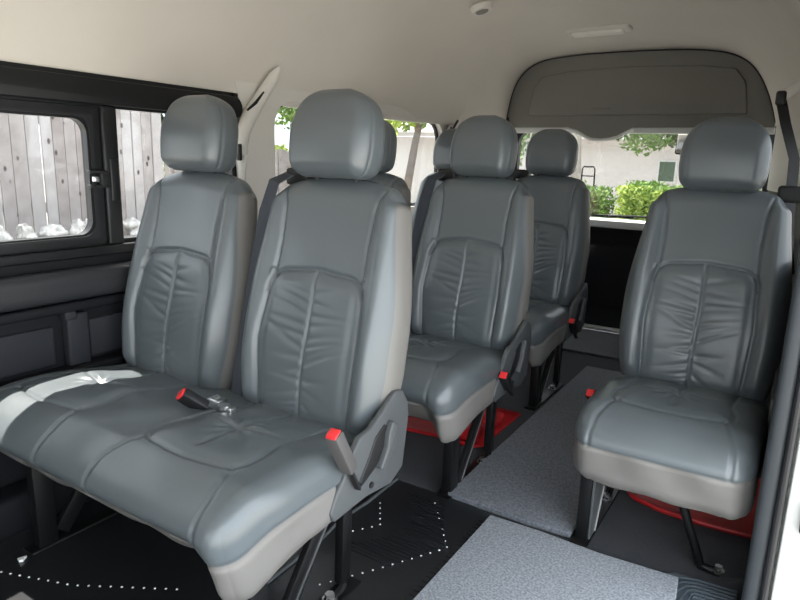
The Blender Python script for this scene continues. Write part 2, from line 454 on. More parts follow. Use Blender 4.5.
sr = single((-.193, 1.405, 0)); tag(sr, 'single grey leather seat standing alone at the right, across the aisle', 'seat')

# ------------------------------------------------------------------ van shell
def ring_panel(fr, outer, inner_rect, rad, thick, normal, n=72):
    """panel with a rounded-rectangle hole. fr(u,v,d)->xyz ; outer=(u0,u1,v0,v1)"""
    u0, u1, v0, v1 = outer; a0, a1, c0, c1 = inner_rect
    cu, cv = (a0+a1)/2, (c0+c1)/2; hu, hv = (a1-a0)/2, (c1-c0)/2
    angs = [2*math.pi*i/n for i in range(n)] + [math.atan2(v-cv, u-cu) % (2*math.pi) for u in (u0, u1) for v in (v0, v1)]
    for cxs in (-1, 1):
        for cys in (-1, 1):
            for k in range(7):
                aa = math.pi/2*k/6; angs.append(math.atan2(cys*(hv-rad+rad*math.sin(aa)), cxs*(hu-rad+rad*math.cos(aa))) % (2*math.pi))
    angs = sorted(set(round(a, 5) for a in angs))
    bm = bmesh.new(); loops = {k: [] for k in ('of', 'if', 'ob', 'ib')}
    def sdf(x, y):
        qx, qy = abs(x)-(hu-rad), abs(y)-(hv-rad)
        return math.hypot(max(qx, 0), max(qy, 0)) + min(max(qx, qy), 0) - rad
    for a in angs:
        c, s = math.cos(a), math.sin(a)
        ts = []
        if abs(c) > 1e-9: ts.append(((u1 if c > 0 else u0)-cu)/c)
        if abs(s) > 1e-9: ts.append(((v1 if s > 0 else v0)-cv)/s)
        to = min(ts); lo, hi = 0, hu+hv
        for _ in range(40):
            m = (lo+hi)/2
            if sdf(m*c, m*s) < 0: lo = m
            else: hi = m
        for key, t, d in (('of', to, 0), ('if', lo, 0), ('ob', to, thick), ('ib', lo, thick)):
            loops[key].append(bm.verts.new(fr(cu+t*c, cv+t*s, d)))
    k = len(angs)
    for i in range(k):
        j = (i+1) % k
        for p, q in (('of', 'if'), ('if', 'ib'), ('ib', 'ob'), ('ob', 'of')):
            bm.faces.new((loops[p][i], loops[p][j], loops[q][j], loops[q][i]))
    m = MB(); m.bm.free(); m.bm = bm
    return m
LX = -1.65
left = lambda u, v, d: (LX-d, u, v)       # u=y, v=z, thickness outwards
leftin = lambda u, v, d: (LX+.035-d, u, v)

W = []
def struct(o): tag(o, kind='structure'); return o
wl = struct(empty('wall_left', (0, 0, 0)))
# beige trim around the two rear windows
ring_panel(left, (1.585, 3.145, .66, 1.20), (1.775, 3.060, .72, 1.150), .10, .04, 1).build('window_surround', PILLAR, wl)
ring_panel(left, (3.145, 3.74, .66, 1.20), (3.205, 3.66, .72, 1.155), .07, .04, 1).build('window_surround', PILLAR, wl)
MB().box(LX-.05, LX+.012, -1.5, 3.74, -.02, .662).build('lower_panel', DARKTRIM, wl)
# front: black window recess
ring_panel(left, (-.6, 1.600, .655, 1.150), (.10, 1.565, .702, 1.068), .045, .05, 1).build('window_recess', FRAMEBLK, wl)
MB().box(LX-.04, LX+.0, -1.5, -.6, .655, 1.15).build('front_pillar', FRAMEBLK, wl)
# upper black band with rounded rear corner
pts = [(LX+.004, -.6, 1.070), (LX+.004, 1.565, 1.070)] + [(LX+.004, a, b) for a, b in arc(1.560, 1.100, .036, -60, 90, 8)] + [(LX+.004, -.6, 1.136)]
MB().prism(pts, (.022, 0, 0), .003).build('upper_band', FRAMEBLK, wl)
MB().box(LX+.0, LX+.016, -.6, 1.57, 1.062, 1.072, .003).box(LX, LX+.024, -.6, 1.57, .664, .690, .004).build('window_ledge', FRAMEBLK, wl)

w1 = struct(empty('window_1', (LX, .8, .7)))
def addw(mb, name, m, root):
    o = mb.build(name, m, root); o.location = -root.location; return o
addw(ring_panel(lambda u, v, d: (LX+.010-d, u, v), (.12, 1.078, .698, 1.064), (.16, 1.040, .724, 1.030), .038, .026, 1), 'sliding_sash', FRAMEBLK, w1)
addw(ring_panel(lambda u, v, d: (LX+.016-d, u, v), (.145, 1.056, .712, 1.044), (.155, 1.046, .719, 1.037), .038, .01, 1), 'sash_rim', SEAL, w1)
addw(MB().box(LX-.012, LX-.008, .14, 1.07, .705, 1.055), 'sliding_pane', GLASS_SIDE, w1)
addw(MB().box(LX-.024, LX-.020, 1.06, 1.58, .700, 1.075), 'fixed_pane', GLASS_SIDE, w1)
addw(MB().box(LX-.02, LX+.020, 1.080, 1.128, .690, 1.070, .007).box(LX+.012, LX+.024, 1.094, 1.122, .81, .93, .005), 'sash_post', FRAMEBLK, w1)
lt = addw(MB().box(LX+.014, LX+.034, 1.028, 1.084, .850, .858, .002).box(LX+.014, LX+.034, 1.028, 1.084, .888, .896, .002).box(LX+.014, LX+.032, 1.060, 1.084, .85, .896, .003), 'latch', BLACK, w1)
MB().box(LX+.022, LX+.036, 1.038, 1.052, .866, .88, .002).build('latch_pin', STEEL, lt)
w2 = struct(empty('window_2', (LX, 2.4, .7)))
addw(MB().box(LX-.036, LX-.032, 1.72, 3.10, .69, 1.19), 'pane', GLASS_DARK, w2)
addw(ring_panel(lambda u, v, d: (LX-.026-d, u, v), (1.74, 3.09, .69, 1.18), (1.79, 3.045, .735, 1.138), .095, .012, 1), 'rubber_seal', SEAL, w2)
w3 = struct(empty('window_3', (LX, 3.4, .7)))
addw(MB().box(LX-.036, LX-.032, 3.17, 3.69, .69, 1.19), 'pane', GLASS_DARK, w3)
addw(ring_panel(lambda u, v, d: (LX-.026-d, u, v), (3.18, 3.69, .69, 1.18), (3.215, 3.65, .73, 1.147), .065, .012, 1), 'rubber_seal', SEAL, w3)

# pillar belts and their covers
def pillar_cover(y0, name='belt_cover', tall=True):
    pts = [(LX+.05, y0+.135, 1.250), (LX+.040, y0+.115, 1.215), (LX+.020, y0+.06, 1.130), (LX+.016, y0+.015, 1.075), (LX+.014, y0-.012, 1.02), (LX+.012, y0-.02, .95), (LX+.010, y0-.018, .80), (LX+.01, y0-.018, .67)]
    return MB().tube(pts, [.006, .020, .024, .028, .026, .022, .020, .02], 12, .8).build(name, PILLAR, wl)
pillar_cover(1.615)
pillar_cover(3.07)
def wall_belt(y0, label):
    g = empty('seat_belt', (LX+.03, y0, .66)); tag(g, label, 'seat belt')
    MB().tube([(.022, .092, .500), (.016, .050, .455), (.014, .020, .425)], .006, 8).build('belt_slot', BLACK, g)
    MB().ribbon([(.022, .035, .46), (.024, -.01, .34), (.026, -.02, .2), (.026, -.03, -.1), (.026, -.03, -.25)], (0, 1, 0), .046, .0025).build('webbing', BLACK, g)
MB().tube([(LX+.052, 1.668, 1.160), (LX+.046, 1.635, 1.122), (LX+.040, 1.602, 1.096)], [.003, .006, .004], 8).build('belt_slot', BLACK, wl)
MB().box(LX+.022, LX+.038, 1.562, 1.578, .93, .985, .004).build('belt_slot', BLACK, wl)
wall_belt(3.03, 'black seat belt hanging at the pale pillar before the last side window')

# door-trim furniture on the left wall
def soft_box(x0, x1, y0, y1, z0, z1, r, name, m, parent, sp=.012):
    P, V, N, F = rbox((x1-x0)/2, (y1-y0)/2, (z1-z0)/2, r, sp)
    V = V + np.array([(x0+x1)/2, (y0+y1)/2, (z0+z1)/2])
    return np_mesh(name, V, F, [m], parent)
soft_box(LX+.008, LX+.058, .1, 1.50, .555, .640, .022, 'armrest_pad', PADMAT, wl)
MB().box(LX+.01, LX+.045, .1, 1.5, .524, .552, .008).build('armrest_rail', DARKTRIM, wl)
MB().box(LX+.01, LX+.065, -.2, 1.55, .352, .376, .006).build('lower_ledge', DARKTRIM, wl)
MB().box(LX+.010, LX+.020, .1, .90, .385, .490, .004).box(LX+.010, LX+.020, 1.0, 1.45, .385, .490, .004).build('door_pocket', BRKT, wl)
MB().box(LX+.012, LX+.045, .925, .985, .376, .520, .006).box(LX+.02, LX+.05, .918, .950, .505, .528, .005).build('strap_cover', BRKT, wl)

# wheel-box / step under the window
MB().box(LX+.01, LX+.10, -.5, 3.6, -.01, .10, .02).build('floor_duct', DARKTRIM, wl)

# ceiling (high roof), tapering into the rear bulkhead arch
profM = [(-1.662, 1.130), (-1.648, 1.22), (-1.605, 1.33), (-1.535, 1.445), (-1.43, 1.535), (-1.27, 1.60), (-1.06, 1.632), (-.82, 1.64), (-.58, 1.632), (-.37, 1.60), (-.21, 1.535), (-.105, 1.445), (-.035, 1.33), (.008, 1.22), (.022, 1.13)]
profR = [(-1.575, 1.145), (-1.562, 1.24), (-1.548, 1.33), (-1.523, 1.415), (-1.468, 1.486), (-1.37, 1.535), (-1.13, 1.553), (-.85, 1.555), (-.58, 1.548), (-.40, 1.525), (-.305, 1.480), (-.248, 1.410), (-.205, 1.33), (-.170, 1.24), (-.145, 1.145)]
def resample(p, n=96):
    P = np.array(p); d = np.r_[0, np.cumsum(np.linalg.norm(np.diff(P, axis=0), axis=1))]; d /= d[-1]
    # smooth with dense interpolation + averaging
    t = np.linspace(0, 1, n); Q = np.stack([np.interp(t, d, P[:, 0]), np.interp(t, d, P[:, 1])], 1)
    for _ in range(12): Q[1:-1] = (Q[:-2]+2*Q[1:-1]+Q[2:])/4
    return Q
QM, QR = resample(profM), resample(profR)
ys = np.r_[np.linspace(-1.5, 2.4, 14), np.linspace(2.5, 3.72, 26)]
rows = []
for y in ys:
    t = smooth01((y-2.55)/1.17) ; Q = QM*(1-t)+QR*t
    rows.append(np.c_[Q[:, 0], np.full(len(Q), y), Q[:, 1]])
n = len(QM); inner = np.concatenate(rows)
outer = inner.copy(); cen = np.array([-.82, 0, 1.1]); dv = outer-cen; dv[:, 1] = 0; outer += dv/np.linalg.norm(dv, axis=1, keepdims=True)*.045
Vc = np.concatenate([inner, outer]); N1 = len(inner); Fc = []
for i in range(len(ys)-1):
    for j in range(n-1):
        a = i*n+j; q = [a, a+1, a+n+1, a+n]; Fc.append(q); Fc.append([N1+k for k in q[::-1]])
    for j in (0, n-1):
        a = i*n+j; Fc.append([a, a+n, N1+a+n, N1+a])
for i in (0, len(ys)-1):
    for j in range(n-1):
        a = i*n+j; Fc.append([a, a+1, N1+a+1, N1+a])
ceil = struct(np_mesh('ceiling', Vc, Fc, [HEADLINER]))

# ceiling fittings
cl = empty('ceiling_lamp', (-.93, 3.235, 1.583)); cl.rotation_euler = (R(-4), 0, R(-2)); tag(cl, 'slim rectangular cream lamp on the headliner near the rear', 'ceiling lamp')
soft_box(-.155, .155, -.046, .046, -.014, .018, .02, 'housing', PILLAR, cl, .008)
soft_box(-.125, .125, -.032, .032, -.024, .0, .010, 'lens', LENS, cl, .008)
sp = empty('ceiling_vent', (-1.255, 2.62, 1.582)); sp.rotation_euler = (0, R(-16), 0); tag(sp, 'small round cream fitting on the headliner at the top edge', 'vent')
m = MB(); m.cyl((0, 0, -.012), (0, 0, .01), .044, .05, 32); m.build('rim', PILLAR, sp)
m = MB(); m.cyl((0, 0, -.015), (0, 0, -.008), .026, .03, 24); m.build('grille', UNITMAT, sp)

# rear bulkhead (arched head unit)
RY = 3.70
out = [(x, z) for x, z in QR[2:-2]]
low = [(-.157, 1.160), (-.825, 1.160), (-.872, 1.135), (-.905, 1.116), (-.95, 1.103), (-1.0, 1.099), (-1.05, 1.102), (-1.085, 1.115), (-1.14, 1.145), (-1.20, 1.161), (-1.558, 1.160)]
U = struct(empty('wall_rear', (0, RY, 0)))
poly = [(x, .012, z) for x, z in out] + [(x, .012, z) for x, z in low]
MB().prism(poly[:], (0, .05, 0), 0).build('bulkhead', UNITMAT, U, ang=50)
cx0, cz0 = -.86, 1.33
def scl(f, g): return [(cx0+(x-cx0)*f, 0, cz0+(z-cz0)*g) for x, z in out if z > 1.19]
pl = [(-1.43, -.004, 1.225), (-1.41, -.004, 1.38), (-1.36, -.004, 1.44), (-1.2, -.004, 1.465), (-.86, -.004, 1.475), (-.52, -.004, 1.465), (-.36, -.004, 1.44), (-.31, -.004, 1.38), (-.285, -.004, 1.225)]
MB().prism(pl, (0, .03, 0), .006).build('raised_panel', UNITMAT, U, ang=50)
seam = [(x, -.002, z-.001) for x, z in out]
MB().tube(seam, .005, 8, up=(0, 1, 0)).build('edge_gap', SEAL, U)
MB().box(-1.56, -.155, .03, .07, 1.128, 1.160, .004).build('pale_strip', LIGHTTRIM, U)
MB().tube([(x, .012, z-.008) for x, z in low[1:-1]], .009, 8, up=(0, 1, 0)).build('handle_lip', LIGHTTRIM, U)
MB().box(-1.06, -.96, -.012, 0, 1.255, 1.262, .002).build('catch', UNITMAT, U)

# rear hatch
D = struct(empty('door_1', (0, 3.80, 0)))
fr = lambda u, v, d: (u, d, v)
ring_panel(fr, (-1.66, -.02, .58, 1.20), (-1.52, -.175, .648, 1.135), .06, .04, 1).build('hatch_frame', FRAMEBLK, D)
MB().box(-1.66, -.02, 0, .05, -.03, .585).build('hatch_trim', DARKTRIM, D)
MB().box(-1.45, -.25, -.012, .01, .12, .50, .01).build('hatch_pocket', DARKTRIM, D)
MB().box(-1.64, -.04, -.05, .02, .600, .652, .012).build('hatch_sill', LIGHTTRIM, D)
MB().box(-1.60, -.10, .028, .034, .60, 1.19).build('rear_pane', GLASS_REAR, D)
for xx in (-1.60,):
    MB().box(xx-.05, xx+.045, -.10, .0, .55, 1.22, .012).build('hatch_pillar', BRKT if xx > -1 else FRAMEBLK, D)
MB().box(-1.66, -.02, -.06, .05, -.03, .006).build('hatch_threshold', LIGHTTRIM, D)
MB().box(-1.05, -.80, .045, .055, .655, .665).tube([(-1.02, .06, .66), (-.88, .075, .665), (-.55, .075, .675)], .006).build('wiper', BLACK, D)
mr = empty('rear_view_mirror', (-.60, 3.98, 1.10)); tag(mr, 'small outside mirror hanging beyond the top of the rear window', 'mirror')
soft_box(-.045, .045, -.01, .02, -.075, .045, .012, 'mirror_housing', BLACK, mr, .008)
MB().box(-.036, .036, -.014, -.008, -.066, .036, .003).build('mirror_glass', LENS, mr)
MB().tube([(0, .01, .04), (0, -.01, .09), (0, -.11, .12)], .008).build('mirror_arm', BLACK, mr)

# right wall
wr = struct(empty('wall_right', (0, 0, 0)))
RX = .045
right = lambda u, v, d: (RX+d-.03, u, v)
MB().box(RX, RX+.05, 1.46, 3.78, -.02, .665).build('lower_panel', DARKTRIM, wr)
ring_panel(right, (1.46, 2.75, .66, 1.20), (1.78, 2.50, .72, 1.13), .08, .05, 1).build('window_surround', DARKTRIM, wr)
m = MB(); gr = []
for y in np.linspace(2.50, 3.76, 14):
    t = float(smooth01((min(y, 3.72)-2.55)/1.17)); xe = .022*(1-t)-.145*t
    gr.append([m.bm.verts.new((xe+dx-.004, y, z)) for dx, z in ((0, 1.17), (0, .90), (.0, .86), (.04, .86), (.05, 1.17))])
for a, b in zip(gr[:-1], gr[1:]):
    for k in range(5): m.bm.faces.new((a[k], a[(k+1) % 5], b[(k+1) % 5], b[k]))
m.bm.faces.new(gr[0]); m.bm.faces.new(gr[-1][::-1])
m.build('quarter_trim', PILLAR, wr, ang=50)
m = MB(); gr = []
for y in np.linspace(2.50, 3.76, 14):
    t = float(smooth01((min(y, 3.72)-2.55)/1.17)); xe = .022*(1-t)-.145*t
    gr.append([m.bm.verts.new((xe+dx, y, z)) for dx, z in ((0, .86), (0, -.01), (.10, -.01), (.10, .86))])
for a, b in zip(gr[:-1], gr[1:]):
    for k in range(4): m.bm.faces.new((a[k], a[(k+1) % 4], b[(k+1) % 4], b[k]))
m.bm.faces.new(gr[0]); m.bm.faces.new(gr[-1][::-1])
m.build('quarter_lower', DARKTRIM, wr, ang=50)
w4 = struct(empty('window_4', (RX, 2.6, .7)))
addw(MB().box(RX+.0, RX+.004, 1.74, 2.54, .69, 1.16), 'pane', GLASS_DARK, w4)
dp = struct(empty('trim_1', (0, 1.40, 0)))     # rear edge of the side-door opening
MB().box(.012, .046, -.02, .075, -.02, 1.18, .012).build('pillar_trim', SEALGREY, dp)
MB().tube([(.050, -.022, z) for z in (-.04, .3, .7, 1.18)], .0075, 10).build('door_seal', SEAL, dp)
MB().box(.058, .24, -.01, .07, -.10, 1.6, .012).box(.062, .24, -.02, .0, -.10, .60, .004).build('door_jamb', BODYWHITE, dp)
MB().box(.088, .12, -.034, -.018, .26, .32, .004).build('striker_plate', BLACK, dp)
rb = empty('seat_belt', (.0, 2.2, .66)); tag(rb, 'dark seat belt running down the right wall behind the single seat', 'seat belt')
MB().ribbon([(-.098, .30, .515), (-.075, .29, .44), (-.035, .26, .33), (-.020, .20, .10), (.0, .10, -.02)], (1, .5, 0), .034, .0025).build('webbing', BLACK, rb)
MB().box(-.115, -.085, .27, .33, .50, .545, .008).build('belt_guide', BLACK, rb)
MB().tube([(-.095, .31, .53), (-.05, .33, .57), (.02, .35, .60)], .018, 12).build('guide_arm', PILLAR, rb)

# front end: unseen wall with windscreen opening, added to cut light from the front
fw = struct(empty('front_light_block', (0, -1.5, 0)))
ring_panel(lambda u, v, d: (u, -d, v), (-1.68, .06, -.02, 1.62), (-1.50, -.14, .72, 1.28), .08, .05, 1).build('light_block_panel', HEADLINER, fw)
MB().box(-1.55, -.10, -.03, -.026, .68, 1.32).build('windscreen', WINDSCREEN, fw)
# floor
fl = struct(MB().box(LX-.05, .10, -1.5, 3.85, -.06, 0).build('floor', FLOORCARPET))
MB().box(.0, .12, -1.5, 1.38, -.05, .006, .004).build('trim_2', LIGHTTRIM); struct(bpy.data.objects['trim_2'])

def rug(poly, z0, z1, name, m, parent=None):
    """flat carpet piece with a slightly wavy top"""
    return MB().prism([(x, y, z0) for x, y in poly], (0, 0, z1-z0), .002).build(name, m, parent)
r1 = rug([(-.594, -.6), (-.594, 1.466), (-.45, 1.470), (-.30, 1.462), (-.118, 1.472), (-.112, 1.40), (-.118, -.6)], .006, .016, 'carpet_runner', RUN1)
tag(r1, 'pale grey carpet piece nearest in the aisle, at the bottom edge', 'carpet', 'grey carpet pieces laid along the aisle')
r2 = rug([(-.742, 1.500), (-.750, 2.93), (-.40, 2.93), (-.385, 1.500), (-.50, 1.492)], .003, .020, 'carpet_runner', RUN2)
tag(r2, 'long mid-grey carpet piece in the aisle between the middle bench and the single seat', 'carpet', 'grey carpet pieces laid along the aisle')
r3 = rug([(-1.10, 3.17), (-1.10, 3.62), (-.25, 3.62), (-.25, 3.17)], .003, .014, 'carpet_runner', RUN3)
tag(r3, 'dark grey carpet piece farthest back, in front of the rear door', 'carpet', 'grey carpet pieces laid along the aisle')

vm = empty('floor_mat', (0, 0, 0)); tag(vm, 'black ribbed vinyl mat with pale stud lines under the nearest bench', 'mat')
m = MB(); m.prism([(x, y, .001) for x, y in [(-1.54, -.5), (-1.54, 1.10), (-1.20, 1.50), (-.66, 1.50), (-.58, 1.478), (-.56, -.5)]], (0, 0, .004), .001)
for i in range(26):
    y = 1.135+i*.0125; x0 = -.86+.10*math.sin(i*.12); x1 = -.625-.0*i
    if y < 1.28: x1 = -.70+ (y-1.135)*.45
    else: x1 = -.635-(y-1.28)*.55
    m.box(x0, x1, y, y+.0045, .0045, .0082)
for i in range(24):
    y = 1.0+i*.019; m.box(-.615, -.598, y, y+.004, .0045, .007)
nf0 = len(m.bm.faces)
def dotline(m, pts, n):
    P = np.array(pts); d = np.r_[0, np.cumsum(np.linalg.norm(np.diff(P, axis=0), axis=1))]
    for t in np.linspace(0, d[-1], n): m.sphere((np.interp(t, d, P[:, 0]), np.interp(t, d, P[:, 1]),   .0062), .0026, (1, 1, .5), 8, 5)
for ln, nd in (([(-.755, 1.447), (-.627, 1.278), (-.727, 1.105), (-.80, .99)], 22), ([(-.882, 1.358), (-.821, 1.267), (-.879, 1.182)], 9), ([(-1.47, .60), (-1.25, .68), (-1.05, .80)], 20)):
    dotline(m, ln, nd)
m.bm.faces.ensure_lookup_table()
for fa in m.bm.faces[nf0:]: fa.material_index = 1
m.build('mat_sheet', [VINYL, WHITEDOT], vm, smooth=False)
MB().tube([(-.915, 1.50, .008), (-.912, 1.34, .008), (-.92, 1.22, .008), (-.906, 1.126, .008), (-.90, .9, .008)], .0045, 8).build('edge_strip', SHELL, vm)

sm = empty('step_mat', (0, 0, 0)); tag(sm, 'slate ribbed step mat at the side door by the single seat', 'mat')
rug([(-.165, .9), (-.165, 1.47), (-.13, 1.505), (.005, 1.515), (.005, .9)], .001, .0055, 'mat_sheet', VINYLBLUE, sm)
m = MB()
for k in range(7):
    o = .014*k
    m.tube([(.003, 1.505-o, .0065), (-.08, 1.500-o, .0065), (-.115+o*.5, 1.488-o, .0065), (-.138+o*.9, 1.462-o, .0065), (-.150+o, 1.42-o, .0065), (-.152+o, 1.2, .0065)], .0026, 6)
m.build('ribs', VINYLBLUE, sm)

# red sheets under the seats
def red_sheet(name, poly, z, lip, label):
    g = empty(name, (0, 0, 0)); tag(g, label, 'mat', None)
    rug(poly, z, z+.010, 'sheet', REDMAT, g)
    pts = [(x, y, z+.010) for x, y in lip]
    MB().tube(pts, .006, 8).build('rolled_edge', REDMAT, g)
    return g
red_sheet('red_mat', [(-.328, 1.900), (-.325, 1.845), (-.295, 1.800), (-.22, 1.770), (-.10, 1.762), (.030, 1.770), (.034, 2.15), (-.30, 2.15)], .004,
          [(-.328, 1.900), (-.325, 1.845), (-.295, 1.800), (-.22, 1.770), (-.10, 1.762), (.030, 1.770)], 'red vinyl mat lying under the single seat at the right')
rm = red_sheet('red_mat', [(-1.395, 1.82), (-1.11, 1.815), (-.92, 1.84), (-.83, 1.825), (-.797, 1.86), (-.795, 2.20), (-1.395, 2.20)], .004,
          [(-1.395, 1.82), (-1.11, 1.815), (-.92, 1.84), (-.83, 1.825)], 'crumpled red vinyl mat on the floor under the middle bench')
P, V, N, F = rbox(.075, .12, .022, .02, .008)
V = V.copy(); V[:, 2] += .010*np.sin(V[:, 0]*60+V[:, 1]*25)*(V[:, 2] > 0)+.008*np.sin(V[:, 1]*55); V += np.array([-.885, 1.96, .036])
np_mesh('crumpled_fold', V, F, [REDMAT], rm)
ch = MB().prism([(-1.438, .660, .006), (-1.424, .657, .006), (-1.420, .664, .006), (-1.430, .678, .006), (-1.434, .670, .006)], (0, 0, .006), .001).build('paper_scrap', CHIP)
tag(ch, 'tiny white scrap on the dark floor under the nearest bench', 'scrap')

# ------------------------------------------------------------------ outside
GZ = -.62
ASPH = mat('ground_paving', (.30, .29, .27), .9, .2, bump=.3, bscale=30, var=.15, vscale=3)
g = struct(MB().box(-40, 40, -30, 60, GZ-.2, GZ).build('ground', ASPH))
WOOD = [mat('fence_board_%s' % n, c, .85, .2, bump=.5, bscale=30, col2=c2, vscale=6, detail=8) for n, c, c2 in (('a', (.30, .272, .265), (.39, .36, .352)), ('b', (.37, .34, .333), (.29, .262, .256)), ('c', (.44, .415, .41), (.36, .335, .33)), ('d', (.25, .222, .215), (.34, .305, .296)))]
ROCK = mat('white_rock', (.50, .485, .46), .9, .2, bump=1, bscale=22, var=.35, vscale=16)
BANK = mat('bank_soil', (.42, .40, .36), .95, .1, var=.2, vscale=6)
for m_ in WOOD:            # dark knots scattered over the boards
    nt = m_.node_tree; b = nt.nodes['Principled BSDF']; src = b.inputs['Base Color'].links[0].from_socket
    tc = nt.nodes.new('ShaderNodeTexCoord'); mp = nt.nodes.new('ShaderNodeMapping'); mp.inputs['Scale'].default_value = (0, 8.9, 5.2)
    vo = nt.nodes.new('ShaderNodeTexVoronoi'); vo.inputs['Scale'].default_value = 1; vo.inputs['Randomness'].default_value = 1
    cr = nt.nodes.new('ShaderNodeValToRGB'); cr.color_ramp.elements[0].position = .09; cr.color_ramp.elements[0].color = (.22, .19, .18, 1); cr.color_ramp.elements[1].position = .16; cr.color_ramp.elements[1].color = (1, 1, 1, 1)
    mx = nt.nodes.new('ShaderNodeMix'); mx.data_type = 'RGBA'; mx.blend_type = 'MULTIPLY'; mx.inputs[0].default_value = 1
    nt.links.new(tc.outputs['Object'], mp.inputs['Vector']); nt.links.new(mp.outputs[0], vo.inputs['Vector']); nt.links.new(vo.outputs['Distance'], cr.inputs['Fac'])
    nt.links.new(src, mx.inputs[6]); nt.links.new(cr.outputs['Color'], mx.inputs[7]); nt.links.new(mx.outputs[2], b.inputs['Base Color'])
def fence(name, x, y0, y1, z0, z1, bw, label, mats, seed):
    r = random.Random(seed); root = empty(name, (x, y0, z0)); tag(root, label, 'fence')
    mb = MB(); y = 0; k = 0
    while y < y1-y0:
        w = bw*r.uniform(.86, 1.1); top = (z1-z0)*r.uniform(.985, 1.015); dx = r.uniform(-.012, .012)
        mb.box(dx, dx+.022, y, y+w-.007, 0, top, .003, mi=r.randrange(len(mats)))
        y += w; k += 1
    mb.build('board_panel', mats, root, smooth=False)
    n = max(2, int((y1-y0)/2.2)+1)
    for i in range(n):
        yy = (y1-y0)*i/(n-1); MB().box(-.11, -.02, yy-.045, yy+.045, -.3, z1-z0-.03, .004).build('post', mats[1], root)
    for zz in (.3, z1-z0-.35): MB().box(-.05, -.012, 0, y1-y0, zz, zz+.09, .004).build('rail', mats[0], root)
    return root
fence('wooden_fence', -5.6, .6, 4.33, .10, 2.35, .112, 'tall weathered grey plank fence outside the sliding window', WOOD, 3)
fence('wooden_fence', -6.1, 4.9, 8.2, .0, 1.02, .14, 'lower brown plank fence seen through the second side window', [WOOD[3], WOOD[1]], 8)
bank = struct(MB().prism([(-7, .2, GZ), (-7, .2, .15), (-5.3, .2, .12), (-4.7, .2, -.05), (-4.2, .2, GZ)], (0, 9, 0)).build('bank', BANK))
rr = random.Random(4)
k = 0
def rock(x, y, z, s, label, grp):
    bm = bmesh.new(); bmesh.ops.create_icosphere(bm, subdivisions=4, radius=1)
    ph = [rr.uniform(0, 6) for _ in range(6)]
    for v in bm.verts:
        n_ = v.co.copy(); f = 1+.14*math.sin(3*n_.x+ph[0])+.12*math.sin(4*n_.y+ph[1])+.1*math.sin(5*n_.z+ph[2])+.06*math.sin(9*n_.x+7*n_.y+ph[3])+.05*math.sin(13*n_.z+11*n_.y+ph[4])*math.sin(12*n_.x+ph[5])+.03*math.sin(23*n_.y+17*n_.x)
        v.co = Vector((n_.x*f*s, n_.y*f*s*rr_sc[0], n_.z*f*s*rr_sc[1]))
    me = bpy.data.meshes.new('rock'); bm.to_mesh(me); bm.free()
    me.polygons.foreach_set('use_smooth', [True]*len(me.polygons))
    o = link('rock', me, ROCK, None, (x, y, z)); tag(o, label, 'rock', grp); return o
for row in range(4):
    y = 1.7+row*.07
    while y < 4.75:
        s = rr.uniform(.085, .135); rr_sc = (rr.uniform(.8, 1.1), rr.uniform(.7, .95))
        rock(-5.20+row*.27+rr.uniform(-.02, .02), y, .275-row*.11+rr.uniform(-.02, .02), s, 'pale rock in the bank of white rocks below the tall plank fence', 'white rocks below the fence')
        y += s*2*rr_sc[0]*1.24

# foliage: clouds of small folded leaves
LEAFS = {'dark': mat('leaf_dark', (.035, .075, .022), .6, .3, col2=(.08, .15, .04), vscale=3), 'mid': mat('leaf_mid', (.12, .22, .05), .6, .3, col2=(.22, .34, .09), vscale=3),
         'bright': mat('leaf_bright', (.30, .42, .07), .6, .3, col2=(.50, .60, .16), vscale=3), 'grey': mat('leaf_grey', (.20, .24, .13), .7, .3, col2=(.42, .36, .26), vscale=3)}
BARK = mat('bark', (.16, .125, .10), .9, .2, bump=.8, bscale=25, var=.25, vscale=9)
PALEBARK = mat('pale_bark', (.50, .45, .40), .9, .2, bump=.6, bscale=20, var=.15, vscale=9)
def leafcloud(name, m, parent, blobs, n, size, seed, boxy=None):
    r = np.random.default_rng(seed); B = np.array(blobs)
    w = B[:, 3]*B[:, 4]*B[:, 5]; ix = r.choice(len(B), n, p=w/w.sum())
    d = r.normal(size=(n, 3)); d /= np.linalg.norm(d, axis=1, keepdims=True); rad = r.random(n)**.45
    if boxy: d = r.uniform(-1, 1, (n, 3)); rad = np.ones(n)
    c = B[ix, :3] + d*rad[:, None]*B[ix, 3:6]
    a = r.normal(size=(n, 3)); a /= np.linalg.norm(a, axis=1, keepdims=True); b = np.cross(a, r.normal(size=(n, 3))); b /= np.linalg.norm(b, axis=1, keepdims=True)
    nn = np.cross(a, b); s = size*r.uniform(.6, 1.3, (n, 1))
    v0 = c-a*s; v1 = c+b*s*.45+nn*s*.12; v2 = c+a*s; v3 = c-b*s*.45+nn*s*.12
    V = np.stack([v0, v1, v2, v3], 1).reshape(-1, 3); I = np.arange(n)*4
    F = np.concatenate([np.stack([I, I+1, I+2], 1), np.stack([I, I+2, I+3], 1)])
    me = bpy.data.meshes.new(name); me.from_pydata(V.tolist(), [], F.tolist())
    return link(name, me, m, parent)
def tree(loc, label, trunk, blobs, leaf, n, size, seed, bark=BARK, rad=.12, group=None):
    root = empty('tree', loc); tag(root, label, 'tree', group)
    rs = [rad*(1-.55*i/(len(trunk)-1)) for i in range(len(trunk))]
    m = MB(); m.tube(trunk, rs, 12, up=(0, 1, 0))
    top = Vector(trunk[-1])
    for b in blobs[:6]:
        m.tube([top, top.lerp(Vector(b[:3]), .5)+Vector((0, 0, .05)), b[:3]], [rs[-1]*.7, rs[-1]*.45, rs[-1]*.2], 8, up=(0, 1, 0))
    m.build('trunk', bark, root)
    leafcloud('foliage', LEAFS[leaf], root, blobs, n, size, seed)
    return root
